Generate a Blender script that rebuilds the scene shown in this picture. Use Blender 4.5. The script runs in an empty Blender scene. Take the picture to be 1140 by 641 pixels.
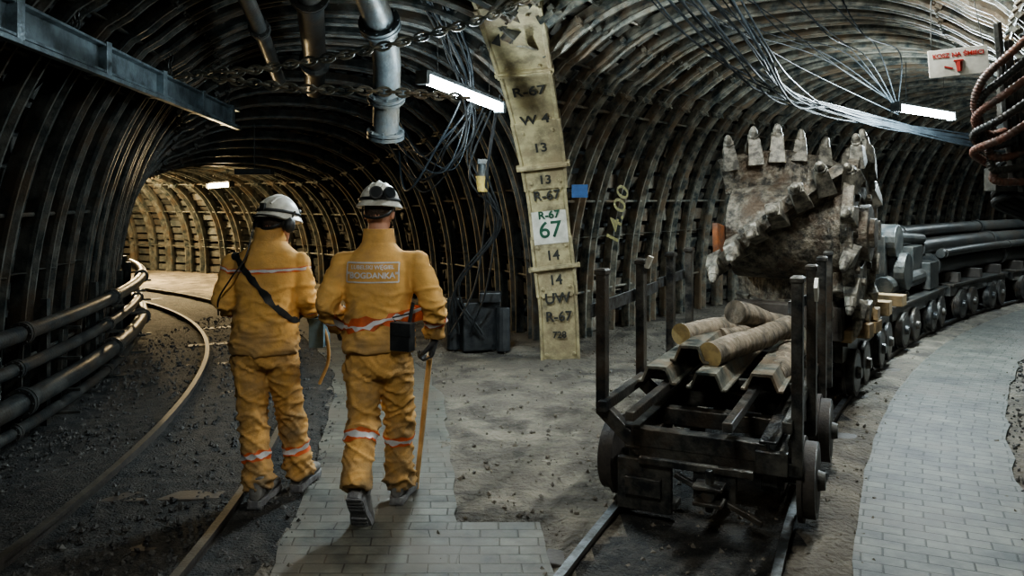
import bpy, math, random
import numpy as np
from mathutils import Vector as V, Matrix as M, noise
random.seed(7)
sc=bpy.context.scene
R=math.radians
# ---------------------------------------------------------------- materials
def mat(name,c1,c2=None,scale=6,rough=.6,metal=0,bump=.3,bscale=40,lo=.4,hi=.62,emit=None,c3=None,dist=.01,vec=(1,1,1),grime=None):
    m=bpy.data.materials.new(name); m.use_nodes=True
    nt=m.node_tree; N=nt.nodes; L=nt.links; b=N['Principled BSDF']
    b.inputs['Roughness'].default_value=rough; b.inputs['Metallic'].default_value=metal
    if emit:
        b.inputs['Base Color'].default_value=(*c1,1)
        b.inputs['Emission Color'].default_value=(*c1,1); b.inputs['Emission Strength'].default_value=emit; return m
    tc=N.new('ShaderNodeTexCoord'); mp=N.new('ShaderNodeMapping'); mp.inputs['Scale'].default_value=vec
    L.new(tc.outputs['Object'],mp.inputs['Vector'])
    c2=c2 or tuple(x*.6 for x in c1)
    n=N.new('ShaderNodeTexNoise'); n.inputs['Scale'].default_value=scale; n.inputs['Detail'].default_value=8; n.inputs['Roughness'].default_value=.65
    L.new(mp.outputs['Vector'],n.inputs['Vector'])
    r=N.new('ShaderNodeValToRGB'); r.color_ramp.elements[0].position=lo; r.color_ramp.elements[1].position=hi
    r.color_ramp.elements[0].color=(*c1,1); r.color_ramp.elements[1].color=(*c2,1)
    L.new(n.outputs['Fac'],r.inputs['Fac']); out=r.outputs['Color']
    if c3:
        n3=N.new('ShaderNodeTexNoise'); n3.inputs['Scale'].default_value=scale*.35; n3.inputs['Detail'].default_value=7; n3.inputs['Roughness'].default_value=.7
        L.new(tc.outputs['Object'],n3.inputs['Vector'])
        r3=N.new('ShaderNodeValToRGB'); r3.color_ramp.elements[0].position=.48; r3.color_ramp.elements[1].position=.62
        L.new(n3.outputs['Fac'],r3.inputs['Fac'])
        mx=N.new('ShaderNodeMix'); mx.data_type='RGBA'; L.new(r3.outputs['Color'],mx.inputs[0]); L.new(out,mx.inputs[6]); mx.inputs[7].default_value=(*c3,1); out=mx.outputs[2]
    if grime: # dirt growing towards the ground (object Z), broken up by noise
        sx=N.new('ShaderNodeSeparateXYZ');L.new(tc.outputs['Object'],sx.inputs[0])
        mr=N.new('ShaderNodeMapRange');mr.inputs[1].default_value=grime[0];mr.inputs[2].default_value=grime[1];mr.inputs[3].default_value=.0;mr.inputs[4].default_value=.3
        L.new(sx.outputs[2],mr.inputs[0])
        ng=N.new('ShaderNodeTexNoise');ng.inputs['Scale'].default_value=7;ng.inputs['Detail'].default_value=8;L.new(tc.outputs['Object'],ng.inputs['Vector'])
        ad=N.new('ShaderNodeMath');ad.operation='ADD';L.new(mr.outputs[0],ad.inputs[0]);L.new(ng.outputs['Fac'],ad.inputs[1])
        rg=N.new('ShaderNodeValToRGB');rg.color_ramp.elements[0].position=.55;rg.color_ramp.elements[1].position=.9;L.new(ad.outputs[0],rg.inputs['Fac'])
        mg=N.new('ShaderNodeMix');mg.data_type='RGBA';L.new(rg.outputs['Color'],mg.inputs[0]);L.new(out,mg.inputs[6]);mg.inputs[7].default_value=(*grime[2],1);out=mg.outputs[2]
    L.new(out,b.inputs['Base Color'])
    rr=N.new('ShaderNodeMapRange');rr.inputs[3].default_value=max(rough-.15,.08);rr.inputs[4].default_value=min(rough+.2,1);L.new(n.outputs['Fac'],rr.inputs[0]);L.new(rr.outputs[0],b.inputs['Roughness'])
    if bump:
        n2=N.new('ShaderNodeTexNoise'); n2.inputs['Scale'].default_value=bscale; n2.inputs['Detail'].default_value=5
        L.new(mp.outputs['Vector'],n2.inputs['Vector'])
        bp=N.new('ShaderNodeBump'); bp.inputs['Strength'].default_value=bump; bp.inputs['Distance'].default_value=dist
        L.new(n2.outputs['Fac'],bp.inputs['Height']); L.new(bp.outputs['Normal'],b.inputs['Normal'])
    return m
def brickmat(name,k=1,dust=.5):
    m=bpy.data.materials.new(name); m.use_nodes=True
    nt=m.node_tree; N=nt.nodes; L=nt.links; b=N['Principled BSDF']; b.inputs['Roughness'].default_value=.62
    tc=N.new('ShaderNodeTexCoord')
    br=N.new('ShaderNodeTexBrick'); br.inputs['Scale'].default_value=1; br.inputs['Brick Width'].default_value=.2; br.inputs['Row Height'].default_value=.1
    br.inputs['Mortar Size'].default_value=.005; br.inputs['Mortar Smooth'].default_value=.5
    br.inputs['Color1'].default_value=(.19*k,.193*k,.17*k,1); br.inputs['Color2'].default_value=(.13*k,.136*k,.124*k,1); br.inputs['Mortar'].default_value=(.06,.06,.053,1)
    L.new(tc.outputs['UV'],br.inputs['Vector'])
    n=N.new('ShaderNodeTexNoise'); n.inputs['Scale'].default_value=3.0; n.inputs['Detail'].default_value=10; n.inputs['Roughness'].default_value=.72
    L.new(tc.outputs['Object'],n.inputs['Vector'])
    r=N.new('ShaderNodeValToRGB'); r.color_ramp.elements[0].position=.36; r.color_ramp.elements[0].color=(.27,.27,.26,1); r.color_ramp.elements[1].position=.65; r.color_ramp.elements[1].color=(1,.97,.9,1)
    L.new(n.outputs['Fac'],r.inputs['Fac'])
    mx=N.new('ShaderNodeMix'); mx.data_type='RGBA'; mx.blend_type='MULTIPLY'; mx.inputs[0].default_value=.95
    L.new(br.outputs['Color'],mx.inputs[6]); L.new(r.outputs['Color'],mx.inputs[7])
    n5=N.new('ShaderNodeTexNoise'); n5.inputs['Scale'].default_value=1.7; n5.inputs['Detail'].default_value=9; n5.inputs['Roughness'].default_value=.7; L.new(tc.outputs['Object'],n5.inputs['Vector'])
    r5=N.new('ShaderNodeValToRGB'); r5.color_ramp.elements[0].position=dust; r5.color_ramp.elements[1].position=dust+.15; L.new(n5.outputs['Fac'],r5.inputs['Fac'])
    m5=N.new('ShaderNodeMix'); m5.data_type='RGBA'; L.new(r5.outputs['Color'],m5.inputs[0]); L.new(mx.outputs[2],m5.inputs[6]); m5.inputs[7].default_value=(.11,.099,.08,1)
    L.new(m5.outputs[2],b.inputs['Base Color'])
    bp=N.new('ShaderNodeBump'); bp.inputs['Strength'].default_value=.7; bp.inputs['Distance'].default_value=.01; bp.invert=True
    ad=N.new('ShaderNodeMath'); ad.operation='MULTIPLY_ADD'; ad.inputs[1].default_value=.6; L.new(n.outputs['Fac'],ad.inputs[0]); L.new(br.outputs['Fac'],ad.inputs[2])
    L.new(ad.outputs[0],bp.inputs['Height']); L.new(bp.outputs['Normal'],b.inputs['Normal'])
    return m
STEEL=mat('dusty_steel',(.06,.073,.071),(.33,.31,.25),7,.42,.4,.45,60,c3=(.22,.165,.11))
STEELD=mat('dark_steel',(.03,.036,.037),(.1,.096,.084),7,.45,.45,.45,60)
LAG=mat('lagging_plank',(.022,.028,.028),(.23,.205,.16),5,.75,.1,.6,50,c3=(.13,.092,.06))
LAGD=mat('lagging_plank_shaded',(.018,.023,.023),(.07,.07,.062),5,.75,.1,.6,50,c3=(.05,.042,.033))  # darker copy of the lagging: left tunnel's shade put into the colour
BACK=mat('rock_back',(.012,.014,.014),(.04,.04,.036),4,.9,0,.8,14)
FRAME=mat('black_frame_paint',(.025,.028,.031),(.13,.125,.11),9,.34,.45,.5,50,c3=(.09,.07,.052))
MACH=mat('dusty_machine_steel',(.045,.043,.038),(.27,.24,.19),13,.55,.35,.9,38,c3=(.11,.08,.055),dist=.02)
PICKM=mat('pick_steel',(.09,.085,.074),(.34,.315,.26),14,.5,.4,.6,50)
RUST=mat('rusty_steel',(.3,.11,.04),(.12,.07,.05),9,.7,.2,.6,50)
SHINY=mat('worn_rail_steel',(.22,.24,.25),(.1,.095,.09),12,.4,.8,.3,60)
RAILD=mat('dull_shaded_rail_steel',(.05,.05,.047),(.1,.095,.082),12,.55,.5,.3,60)  # colour darkened so the left rails sink into the tunnel's darkness
RAILM=mat('rail_side',(.045,.04,.037),(.08,.07,.06),12,.7,.2,.3,60)
PIPE=mat('grey_pipe_paint',(.11,.13,.138),(.055,.062,.064),5,.4,.4,.3,50,c3=(.09,.08,.065))
PIPED=mat('dark_pipe',(.028,.032,.034),(.075,.076,.07),6,.38,.4,.3,50,c3=(.06,.05,.04))
POSTM=mat('portal_paint_cream',(.4,.345,.2),(.16,.135,.085),6,.6,.1,.5,40,lo=.42,hi=.64,c3=(.25,.2,.12))
INK=mat('dark_ink',(.035,.035,.03),bump=0); GREENINK=mat('green_ink',(.02,.09,.05),bump=0); REDINK=mat('red_ink',(.42,.03,.02),bump=0)
YELINK=mat('yellow_chalk',(.22,.19,.05),(.1,.09,.04),30,bump=0)
WHITE=mat('white_board',(.62,.6,.53),(.42,.4,.34),6,.5,0,.1)
BLUE=mat('blue_plate',(.02,.08,.22),bump=0)
WOODC=mat('log_bark',(.25,.205,.15),(.08,.07,.055),10,.85,0,1,30,dist=.02,vec=(1,1,.4))
WOODE=mat('log_cut_end',(.55,.42,.2),(.36,.27,.14),14,.7,0,.3)
PLANK=mat('raw_timber',(.36,.25,.13),(.2,.15,.085),8,.75,0,.4)
CANEM=mat('cane_wood',(.62,.4,.19),(.45,.28,.12),10,.5,0,.1)
RUBBER=mat('black_rubber',(.015,.017,.019),(.035,.037,.037),10,.45,0,.2)
HOSE=mat('red_brown_hose',(.17,.075,.05),(.08,.06,.05),12,.45,0,.3)
CABLE=mat('cable_sheath',(.04,.05,.058),(.02,.025,.03),9,.38,0,.2)
DIRT=mat('mine_dirt',(.055,.049,.04),(.19,.168,.132),2.6,.95,0,1,24,c3=(.115,.1,.08),dist=.045)
COAL=mat('coal_gravel',(.016,.018,.019),(.065,.062,.055),11,.85,0,1,70,dist=.035)
COALS=mat('coal_stone',(.03,.03,.03),(.11,.105,.095),11,.8,0,.4)
STONE=mat('rubble_stone',(.1,.09,.075),(.2,.175,.14),6,.9,0,.5)
ORANGE=mat('workwear_cotton',(.8,.47,.16),(.62,.36,.115),4,.9,0,.4,90,c3=(.5,.3,.12),dist=.004,grime=(1.25,.85,(.33,.22,.11)))
ORANGE2=mat('workwear_trousers',(.72,.42,.15),(.52,.3,.1),4,.9,0,.4,90,c3=(.34,.23,.11),dist=.004,grime=(.8,.05,(.22,.165,.1)))
SILVER=mat('reflective_tape',(.66,.67,.69),(.52,.52,.52),15,.4,.1,.1); REDT=mat('red_tape',(.7,.15,.05),bump=0)
SKIN=mat('skin',(.5,.27,.18),(.42,.21,.14),8,.5,0,.1); HAIR=mat('hair',(.05,.035,.025),(.09,.06,.045),60,.7,0,.6,150)
HELM=mat('helmet_shell',(.7,.69,.62),(.34,.33,.28),9,.35,0,.05,lo=.45,hi=.75)
BOOT=mat('boot_leather',(.12,.12,.12),(.22,.21,.19),14,.75,0,.4); SOLE=mat('boot_sole',(.15,.15,.16),(.24,.24,.24),30,.8,0,.4)
GLOVE=mat('glove',(.02,.02,.023),(.045,.045,.045),20,.6,0,.4,80)
GLASS=mat('goggle_lens',(.02,.025,.03),bump=0,rough=.15)
TUBEC=mat('cold_tube',(.78,.94,1),emit=45); TUBEW=mat('warm_tube',(1,.82,.5),emit=30)
EYE=mat('eye_white',(.8,.78,.75),bump=0); LIP=mat('lip',(.42,.16,.13),bump=0)
PLASTICY=mat('yellow_lamp_glass',(.4,.3,.1),bump=0,rough=.3)
OLDSL=mat('old_sleeper',(.045,.038,.032),(.08,.068,.056))
# ---------------------------------------------------------------- mesh builder
class MB:
    def __init__(s): s.v=[];s.f=[];s.m=[];s.uv=None
    def add(s,vs,fs,m=0):
        o=len(s.v); s.v+=[tuple(x) for x in vs]; s.f+=[tuple(i+o for i in f) for f in fs]; s.m+=[m]*len(fs)
    def hexa(s,p,m=0):
        s.add(p,[(3,2,1,0),(4,5,6,7),(0,1,5,4),(1,2,6,5),(2,3,7,6),(3,0,4,7)],m)
    def box(s,c,d,rot=None,m=0):
        x,y,z=d[0]/2,d[1]/2,d[2]/2; c=V(c)
        p=[V(q) for q in [(-x,-y,-z),(x,-y,-z),(x,y,-z),(-x,y,-z),(-x,-y,z),(x,-y,z),(x,y,z),(-x,y,z)]]
        if rot is not None: p=[rot@q for q in p]
        s.hexa([c+q for q in p],m)
    def bar(s,a,b,w,h,m=0,up=(0,0,1)):
        a=V(a);b=V(b);t=(b-a).normalized();u=V(up)
        if abs(t.dot(u))>.98:u=V((0,1,0))
        x=t.cross(u).normalized();u=x.cross(t)
        rot=M((x,t,u)).transposed(); s.box((a+b)/2,(w,(b-a).length,h),rot,m)
    def rings(s,rs,m=0,cap=True,closed=True):
        n=len(rs[0]);vs=[q for r in rs for q in r];fs=[]
        for i in range(len(rs)-1):
            for j in range(n if closed else n-1):
                k=(j+1)%n; fs.append((i*n+j,i*n+k,(i+1)*n+k,(i+1)*n+j))
        if cap: fs.append(tuple(range(n-1,-1,-1))); fs.append(tuple((len(rs)-1)*n+j for j in range(n)))
        s.add(vs,fs,m)
    def tube(s,pts,r,n=10,m=0,cap=True,capm=None):
        P=[V(p) for p in pts]; k=len(P)
        if not hasattr(r,'__len__'): r=[r]*k
        T=[(P[min(i+1,k-1)]-P[max(i-1,0)]).normalized() for i in range(k)]
        u=T[0].cross(V((0,0,1)) if abs(T[0].z)<.9 else V((1,0,0))).normalized(); rs=[]
        for i in range(k):
            u=(u-T[i]*u.dot(T[i])).normalized(); w=T[i].cross(u)
            rr=r[i]; a,b=(rr if hasattr(rr,'__len__') else (rr,rr))
            rs.append([P[i]+u*(a*math.cos(2*math.pi*j/n))+w*(b*math.sin(2*math.pi*j/n)) for j in range(n)])
        s.rings(rs,m,cap)
        if capm is not None: s.m[-1]=capm; s.m[-2]=capm
    def ell(s,c,rx,ry,rz,m=0,n=20,k=12,rot=None,zmin=-1,zmax=1):
        c=V(c);rs=[];a0=math.asin(zmin);a1=math.asin(zmax)
        for i in range(k+1):
            a=a0+(a1-a0)*i/k; q=max(math.cos(a),.02)
            r=[V((rx*q*math.cos(2*math.pi*j/n),ry*q*math.sin(2*math.pi*j/n),rz*math.sin(a))) for j in range(n)]
            if rot is not None:r=[rot@p for p in r]
            rs.append([c+p for p in r])
        s.rings(rs,m)
def link(o,parent=None):
    sc.collection.objects.link(o)
    if parent: o.parent=parent
    return o
def obj(name,mb,mats,parent=None,smooth=False,bevel=0,ang=40):
    me=bpy.data.meshes.new(name); me.from_pydata(mb.v,[],mb.f)
    for m in (mats if isinstance(mats,(list,tuple)) else [mats]): me.materials.append(m)
    me.polygons.foreach_set('material_index',mb.m)
    me.update()
    o=link(bpy.data.objects.new(name,me),parent)
    if bevel:
        b=o.modifiers.new('b','BEVEL'); b.width=bevel; b.segments=2; b.limit_method='ANGLE'; b.angle_limit=R(40)
    if smooth:
        me.polygons.foreach_set('use_smooth',[True]*len(me.polygons))
        try: me.set_sharp_from_angle(angle=R(ang))
        except Exception: pass
    return o
def empty(name,mtx=None,parent=None):
    o=bpy.data.objects.new(name,None); o.empty_display_size=.1; link(o,parent)
    if mtx is not None:o.matrix_world=mtx
    return o
def smoothc(pts,n=8):
    P=[V(p) for p in pts];P=[2*P[0]-P[1]]+P+[2*P[-1]-P[-2]];o=[]
    for i in range(1,len(P)-2):
        for j in range(n):
            t=j/n;a,b,c,d=P[i-1:i+3]
            o.append(.5*((2*b)+(c-a)*t+(2*a-5*b+4*c-d)*t*t+(3*b-a-3*c+d)*t**3))
    o.append(P[-2]);return o
def text(name,s,size,mtx,m,parent=None,ext=.001,bold=0):
    c=bpy.data.curves.new(name,'FONT'); c.body=s; c.size=size; c.align_x='CENTER'; c.align_y='CENTER'; c.extrude=ext; c.offset=bold
    o=bpy.data.objects.new(name,c); sc.collection.objects.link(o)
    dg=bpy.context.evaluated_depsgraph_get(); me=bpy.data.meshes.new_from_object(o.evaluated_get(dg)); bpy.data.objects.remove(o)
    o=bpy.data.objects.new(name,me); link(o,parent); o.matrix_local=mtx; me.materials.clear(); me.materials.append(m)
    return o
# ---------------------------------------------------------------- paths
class Path:
    def __init__(s,x,y,th,lo,hi):
        ds=.05;A=[(0,x,y)];X,Y=x,y;q=0
        while q<hi: t=R(th(q+ds/2));X+=math.sin(t)*ds;Y+=math.cos(t)*ds;q+=ds;A.append((q,X,Y))
        X,Y=x,y;q=0
        while q>lo: t=R(th(q-ds/2));X-=math.sin(t)*ds;Y-=math.cos(t)*ds;q-=ds;A.insert(0,(q,X,Y))
        A=np.array(A);s.S,s.X,s.Y=A[:,0],A[:,1],A[:,2];s.th=th;s.lo=lo;s.hi=hi
    def at(s,q,off=0,z=0):
        t=R(s.th(q));return V((float(np.interp(q,s.S,s.X))+math.cos(t)*off,float(np.interp(q,s.S,s.Y))-math.sin(t)*off,z))
    def mtx(s,q,off=0,z=0): return M.Translation(s.at(q,off,z))@M.Rotation(-R(s.th(q)),4,'Z')
    def loc(s,x,y):
        d=(s.X-x)**2+(s.Y-y)**2;i=int(d.argmin());q=s.S[i];t=R(s.th(q));dx,dy=x-s.X[i],y-s.Y[i]
        return q,dx*math.cos(t)-dy*math.sin(t)
PR=Path(.75,3.76,lambda s:23+2.1*min(max(s,0),20),-8,24)
PL=Path(-1.85,8.8,lambda s:-17-3*min(max(s,-5),0)-4.2*min(max(s,0),13),-12,16)
NE=2.5
TR=dict(p=PR,W=2.78,H=lambda s:3.75,off=-.25,lo=-8,hi=24)
TL=dict(p=PL,W=2.5,H=lambda s:3.7-1.2*min(max((s-1.0)/5,0),1),off=0,lo=-12,hi=16)
def inside(T,p,mg):
    q,d=T['p'].loc(p.x,p.y)
    if q<=T['lo']+.1 or q>=T['hi']-.1:return False
    d-=T['off'];return (abs(d)/(T['W']-mg))**NE+(max(p.z,0)/(T['H'](q)-mg))**NE<1
def profile(W,H,K):
    P=[]
    for i in range(801):
        a=math.pi*i/800;c,s_=math.cos(a),math.sin(a)
        P.append((W*math.copysign(abs(c)**(2/NE),c),H*abs(s_)**(2/NE)))
    P=np.array(P);d=np.r_[0,np.cumsum(np.hypot(*np.diff(P,axis=0).T))];q=np.linspace(0,d[-1],K+1)
    x=np.interp(q,d,P[:,0]);z=np.interp(q,d,P[:,1]);tx=np.gradient(x);tz=np.gradient(z);l=np.hypot(tx,tz)
    return [(x[i],z[i],-tz[i]/l[i],tx[i]/l[i]) for i in range(K+1)]
def tunnel(nm,T,O,sp,MR,ML):
    root=empty(nm); p=T['p']; off=T['off']; rib=MB();lag=MB();bk=MB();br=MB()
    n=int((T['hi']-T['lo'])/sp); cache={}
    def pf(s,K):
        k=(round(T['H'](s),3),K)
        if k not in cache: cache[k]=profile(T['W'],k[0],K)
        return cache[k]
    def W(s,pt,dr,ds=0): return p.at(s+ds,off+pt[0]+pt[2]*dr,pt[1]+pt[3]*dr)
    K=46
    sec=[(-.085,.13),(-.06,.13),(-.032,.04),(.032,.04),(.06,.13),(.085,.13),(.085,.1),(.05,.0),(-.05,.0),(-.085,.1)]
    for i in range(n+1):
        s=T['lo']+i*sp; pr=pf(s,64)
        jit=random.uniform(-.04,.04);jr=random.uniform(-.02,.02)
        keep=[not inside(O,W(s,q,.06),.04) for q in pr]
        run=[]
        for k,q in enumerate(pr+[None]):
            if q is not None and keep[k]:
                ov=.035 if 21<=k<=43 else 0
                run.append([W(s+jit,q,b+jr+ov,a*(1+ov*2)) for a,b in sec])
            else:
                if len(run)>1: rib.rings(run)
                run=[]
        for k in (19,23,41,45):
            if keep[k]:
                q=pr[k]; c=W(s+jit,q,.12+jr); X=(W(s,q,0,.1)-W(s,q,0,-.1)).normalized(); t=(W(s,pr[k+1],0)-W(s,pr[k-1],0)).normalized(); nn=X.cross(t)
                rot=M((X,t,nn)).transposed(); rib.box(c,(.25,.055,.05),rot)
                for e in(-.105,.105): rib.tube([c+X*e-nn*.06,c+X*e+nn*.06],.014,6)
        if i==n:break
        pk=pf(s+sp/2,K)
        for k in range(K):
            a,b=pk[k],pk[k+1]; c=W(s+sp/2,a,0)
            if inside(O,c,.02):continue
            r0=random.uniform(-.08,.0); r1=random.uniform(-.08,.0); tl=random.uniform(-.025,.025)
            g=.14
            def PT(w,f,dr): return W(s+sp*f,(a[0]*(1-w)+b[0]*w,a[1]*(1-w)+b[1]*w,a[2],a[3]),dr)
            lag.hexa([PT(g,0,r0-.03),PT(1-g,0,r1-.03),PT(1-g,1,r1-.03+tl),PT(g,1,r0-.03+tl),PT(g,0,r0),PT(1-g,0,r1),PT(1-g,1,r1+tl),PT(g,1,r0+tl)],0)
            if k%5==3:
                m_=((a[0]+b[0])/2,(a[1]+b[1])/2,a[2],a[3])
                br.tube([W(s,m_,.08),W(s+sp,m_,.08)],.016,6)
            if k%9==4:
                m_=((a[0]+b[0])/2,(a[1]+b[1])/2,a[2],a[3]);P_=[W(s,m_,.11),W(s+sp*.3,m_,.07),W(s+sp*.7,m_,.07),W(s+sp,m_,.11)]
                br.tube(P_,[(.03,.006)]*4,6)
    sB=.25;nb=int((T['hi']-T['lo'])/sB)
    for i in range(nb):
        s=T['lo']+i*sB;A=pf(s,40);B=pf(s+sB,40)
        for k in range(40):
            c=W(s,A[k],-.12)
            if inside(O,c,.1):continue
            bk.add([W(s,A[k],-.12),W(s,A[k+1],-.12),W(s+sB,B[k+1],-.12),W(s+sB,B[k],-.12)],[(0,1,2,3)])
    obj('ribs',rib,MR,root); obj('lagging',lag,ML,root); obj('backing',bk,BACK,root); obj('tie_rods',br,MR,root)
    return root
tunnel('wall_right',TR,TL,.5,STEEL,LAG)
tunnel('wall_left',TL,TR,.5,mat('shaded_steel',(.03,.038,.038),(.13,.13,.115),7,.42,.4,.45,60,c3=(.09,.07,.05)),LAGD)  # ribs in a darker steel copy, the tunnel's low light painted in
# ---------------------------------------------------------------- floor
pa_Y=[-3,2,3.2,3.76,5.1,7.2,8.3,9.5,11,13.5]; pa_L=[-.95,-1.02,-1.08,-1.13,-1.27,-1.58,-1.85,-2.3,-3.0,-4.6]; pa_R=[-.25,-.25,-.25,-.26,-.36,-.62,-.9,-1.35,-2.0,-3.5]
def onpath(x,y,e=0):
    if y<13.5 and np.interp(y,pa_Y,pa_L)-e<x<np.interp(y,pa_Y,pa_R)+e:return True
    if y<4.5+e and -.3<x<.22+e and y>-3:return True
    q,d=PR.loc(x,y); return .77-e<d<1.62+e and q>-6
g=MB();x0,x1,y0,y1,st=-11,15,-4,21,.1
nx=int((x1-x0)/st);ny=int((y1-y0)/st)
for j in range(ny+1):
    for i in range(nx+1):
        x=x0+i*st;y=y0+j*st;p=V((x,y,0))
        qr,dr=PR.loc(x,y);ql,dl=PL.loc(x,y);nz=.025*noise.noise(p*1.3)+.02*noise.noise(p*5)+.02*noise.noise(p*11)
        z=-.012+nz*.9
        if min(abs(dr),abs(dl+.95))<.85: z=min(-.004+nz*.55,.012)
        elif dr>1.75: z=.0+nz+.1*max(0,noise.noise(p*1.7)+.35)
        if onpath(x,y): z=-.03+.055*max(0,noise.noise(p*1.3+V((3,1,0)))) if not onpath(x,y,-.16) else -.06
        g.v.append((x,y,z))
for j in range(ny):
    for i in range(nx):
        a=j*(nx+1)+i; g.f.append((a,a+1,a+nx+2,a+nx+1)); x=x0+(i+.5)*st;y=y0+(j+.5)*st
        ql,dl=PL.loc(x,y);qr,dr=PR.loc(x,y)
        dark = (dl<-.1+.25*noise.noise(V((x,y,0))*2.5)) or abs(dr)<.42+.2*noise.noise(V((x,y,3))*3) or dr>1.9
        g.m.append(1 if dark else 0)
obj('floor',g,[DIRT,COAL],smooth=True,ang=180)
def strip(nm,rowL,rowR,m,z=.0):
    vs=[];fs=[];uv=[];acc=0
    for i,(a,b) in enumerate(zip(rowL,rowR)):
        if i: acc+=((a+b)/2-(rowL[i-1]+rowR[i-1])/2).length
        w=(b-a).length
        vs+=[(a.x,a.y,z-.08),(a.x,a.y,z),(b.x,b.y,z),(b.x,b.y,z-.08)]; uv.append((acc,w))
    n=len(rowL); me=bpy.data.meshes.new(nm); UV=[]
    for i in range(n-1):
        for k in range(3):
            fs.append((i*4+k,i*4+k+1,i*4+k+5,i*4+k+4))
            a0,w0=uv[i];a1,w1=uv[i+1]
            cu=[(-w0/2-.08,-w0/2,w0/2,w0/2+.08)[k+d] for d in(0,1)];cv=[(-w1/2-.08,-w1/2,w1/2,w1/2+.08)[k+d] for d in(0,1)]
            UV+=[(cu[0]+5,a0),(cu[1]+5,a0),(cv[1]+5,a1),(cv[0]+5,a1)]
    me.from_pydata(vs,[],fs);l=me.uv_layers.new(name='UVMap')
    for i,q in enumerate(UV): l.data[i].uv=q
    me.materials.append(m);me.update();return link(bpy.data.objects.new(nm,me))
BR=brickmat('paving_brick',.95,.45)
def nzv(a,b): return .045*noise.noise(V((a*2.3,b,0)))+.02*noise.noise(V((a*9,b,0)))
ys=np.arange(-3,13.4,.1)
strip('brick_path',[V((np.interp(y,pa_Y,pa_L)+nzv(y,1),y,0)) for y in ys],[V((np.interp(y,pa_Y,pa_R)+nzv(y,5),y,0)) for y in ys],BR)
ys=np.arange(-3,4.6,.2)
strip('brick_apron',[V((-.3,y,0)) for y in ys],[V((.2-.04*max(y-3.4,0)+nzv(y,8),y,0)) for y in ys],BR,-.004)
ss=np.arange(-6,20,.25)
strip('brick_walkway',[PR.at(s,.77+nzv(s,4)*.5) for s in ss],[PR.at(s,1.62+nzv(s,7)) for s in ss],brickmat('paving_brick_walkway',.85,.51),.005)
def track(P,off,s0,s1,TOP):
    root=empty('railway_track');mb=MB();sl=MB()
    for g_ in(-.45,.45):
        pr=[(-.05,-.05),(.05,-.05),(.05,-.04),(.01,-.028),(.01,.03),(.022,.035),(.022,.06),(-.022,.06),(-.022,.035),(-.01,.03),(-.01,-.028),(-.05,-.04)]
        rs=[[P.at(s,off+g_+a,b) for a,b in pr] for s in np.arange(s0,s1,.25)]
        k0=len(mb.f);mb.rings(rs)
        n=len(pr)
        for i in range(len(rs)-1): mb.m[k0+i*n+6]=1
    for s in np.arange(s0,s1,.7):
        m=P.mtx(s,off,-.04+random.uniform(-.008,.008)); sl.box(m.translation,(1.3,.16,.06),m.to_3x3())
    obj('rails',mb,[RAILM,TOP],root);obj('sleepers',sl,OLDSL,root,bevel=.01)
track(PR,0,-7,20,SHINY);track(PL,-.95,-11,9,RAILD)
rb=MB();rk=MB()
def stone(mb,x,y,r):
    sx,sy,sz=[r*random.uniform(.6,1.2) for _ in range(3)];c=V((x,y,-.008+sz*.3))
    rr=M.Rotation(random.random()*6,3,'Z')@M.Rotation(random.random()*6,3,'X')
    vs=[rr@V((a*sx,b*sy,c_*sz))*random.uniform(.8,1.2)+c for a,b,c_ in((1,0,0),(0,1,0),(-1,0,0),(0,-1,0),(0,0,1),(0,0,-1),)]
    mb.add(vs,[(0,1,4),(1,2,4),(2,3,4),(3,0,4),(1,0,5),(2,1,5),(3,2,5),(0,3,5)])
for i in range(30000):
    x=random.uniform(-4.5,6.5);y=2.5+9.5*random.random()**1.4
    q,d=PL.loc(x,y); qr,dr=PR.loc(x,y)
    if onpath(x,y,-.1): continue
    if min(abs(abs(d+.95)-.45),abs(abs(dr)-.45))<.07 or (abs(d)>2.3 and abs(dr+.2)>2.5): continue
    if d<-.1 or dr>1.6: stone(rk,x,y,random.choice([.007,.01,.014,.02]))
    elif random.random()<.3: stone(rb,x,y,random.choice([.005,.007,.01,.018]))
obj('rubble',rb,STONE);obj('coal_lumps',rk,COALS)
# ---------------------------------------------------------------- portal post
root=empty('portal_post')
pp=smoothc([(.53,8.85,-.05),(.50,8.82,.6),(.44,8.78,1.15),(.38,8.68,1.7),(.31,8.42,2.2),(.19,7.95,2.72),(.06,7.3,3.14),(-.06,6.5,3.4),(-.2,5.5,3.52),(-.35,4,3.6),(-.5,2.2,3.62)],6)
def fr(i):
    t=(pp[min(i+1,len(pp)-1)]-pp[max(i-1,0)]).normalized(); w=V((1,0,0));w=(w-t*w.dot(t)).normalized();return t,w,w.cross(t)
def pframe(z):
    for i in range(len(pp)-1):
        if pp[i].z<=z<=pp[i+1].z: f=(z-pp[i].z)/(pp[i+1].z-pp[i].z);t,w,n=fr(i if f<.5 else i+1);return pp[i].lerp(pp[i+1],f),t,w,n
mb=MB()
cuts=[0,7,13,20,27,33,40,47,54,len(pp)-1]
for c in range(len(cuts)-1):
    a,b=cuts[c],min(cuts[c+1]+1,len(pp)-1);k=.02 if c%2 else 0
    rs=[]
    for i in range(a,b+1):
        t,w,n=fr(i);hw=.215+.012*(c%2)+.0025*max(i-18,0)
        sec=[(-hw,-.12),(-hw,.05+k),(-hw+.03,.05+k),(-hw+.04,.025+k),(hw-.04,.025+k),(hw-.03,.05+k),(hw,.05+k),(hw,-.12)]
        rs.append([pp[i]+w*x+n*y for x,y in sec])
    mb.rings(rs)
    for i in (a+1,b-1):
        t,w,n=fr(i)
        for x in(-.15,.15): mb.tube([pp[i]+w*x+n*(.02+k),pp[i]+w*x+n*(.05+k)],.02,6)
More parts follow.
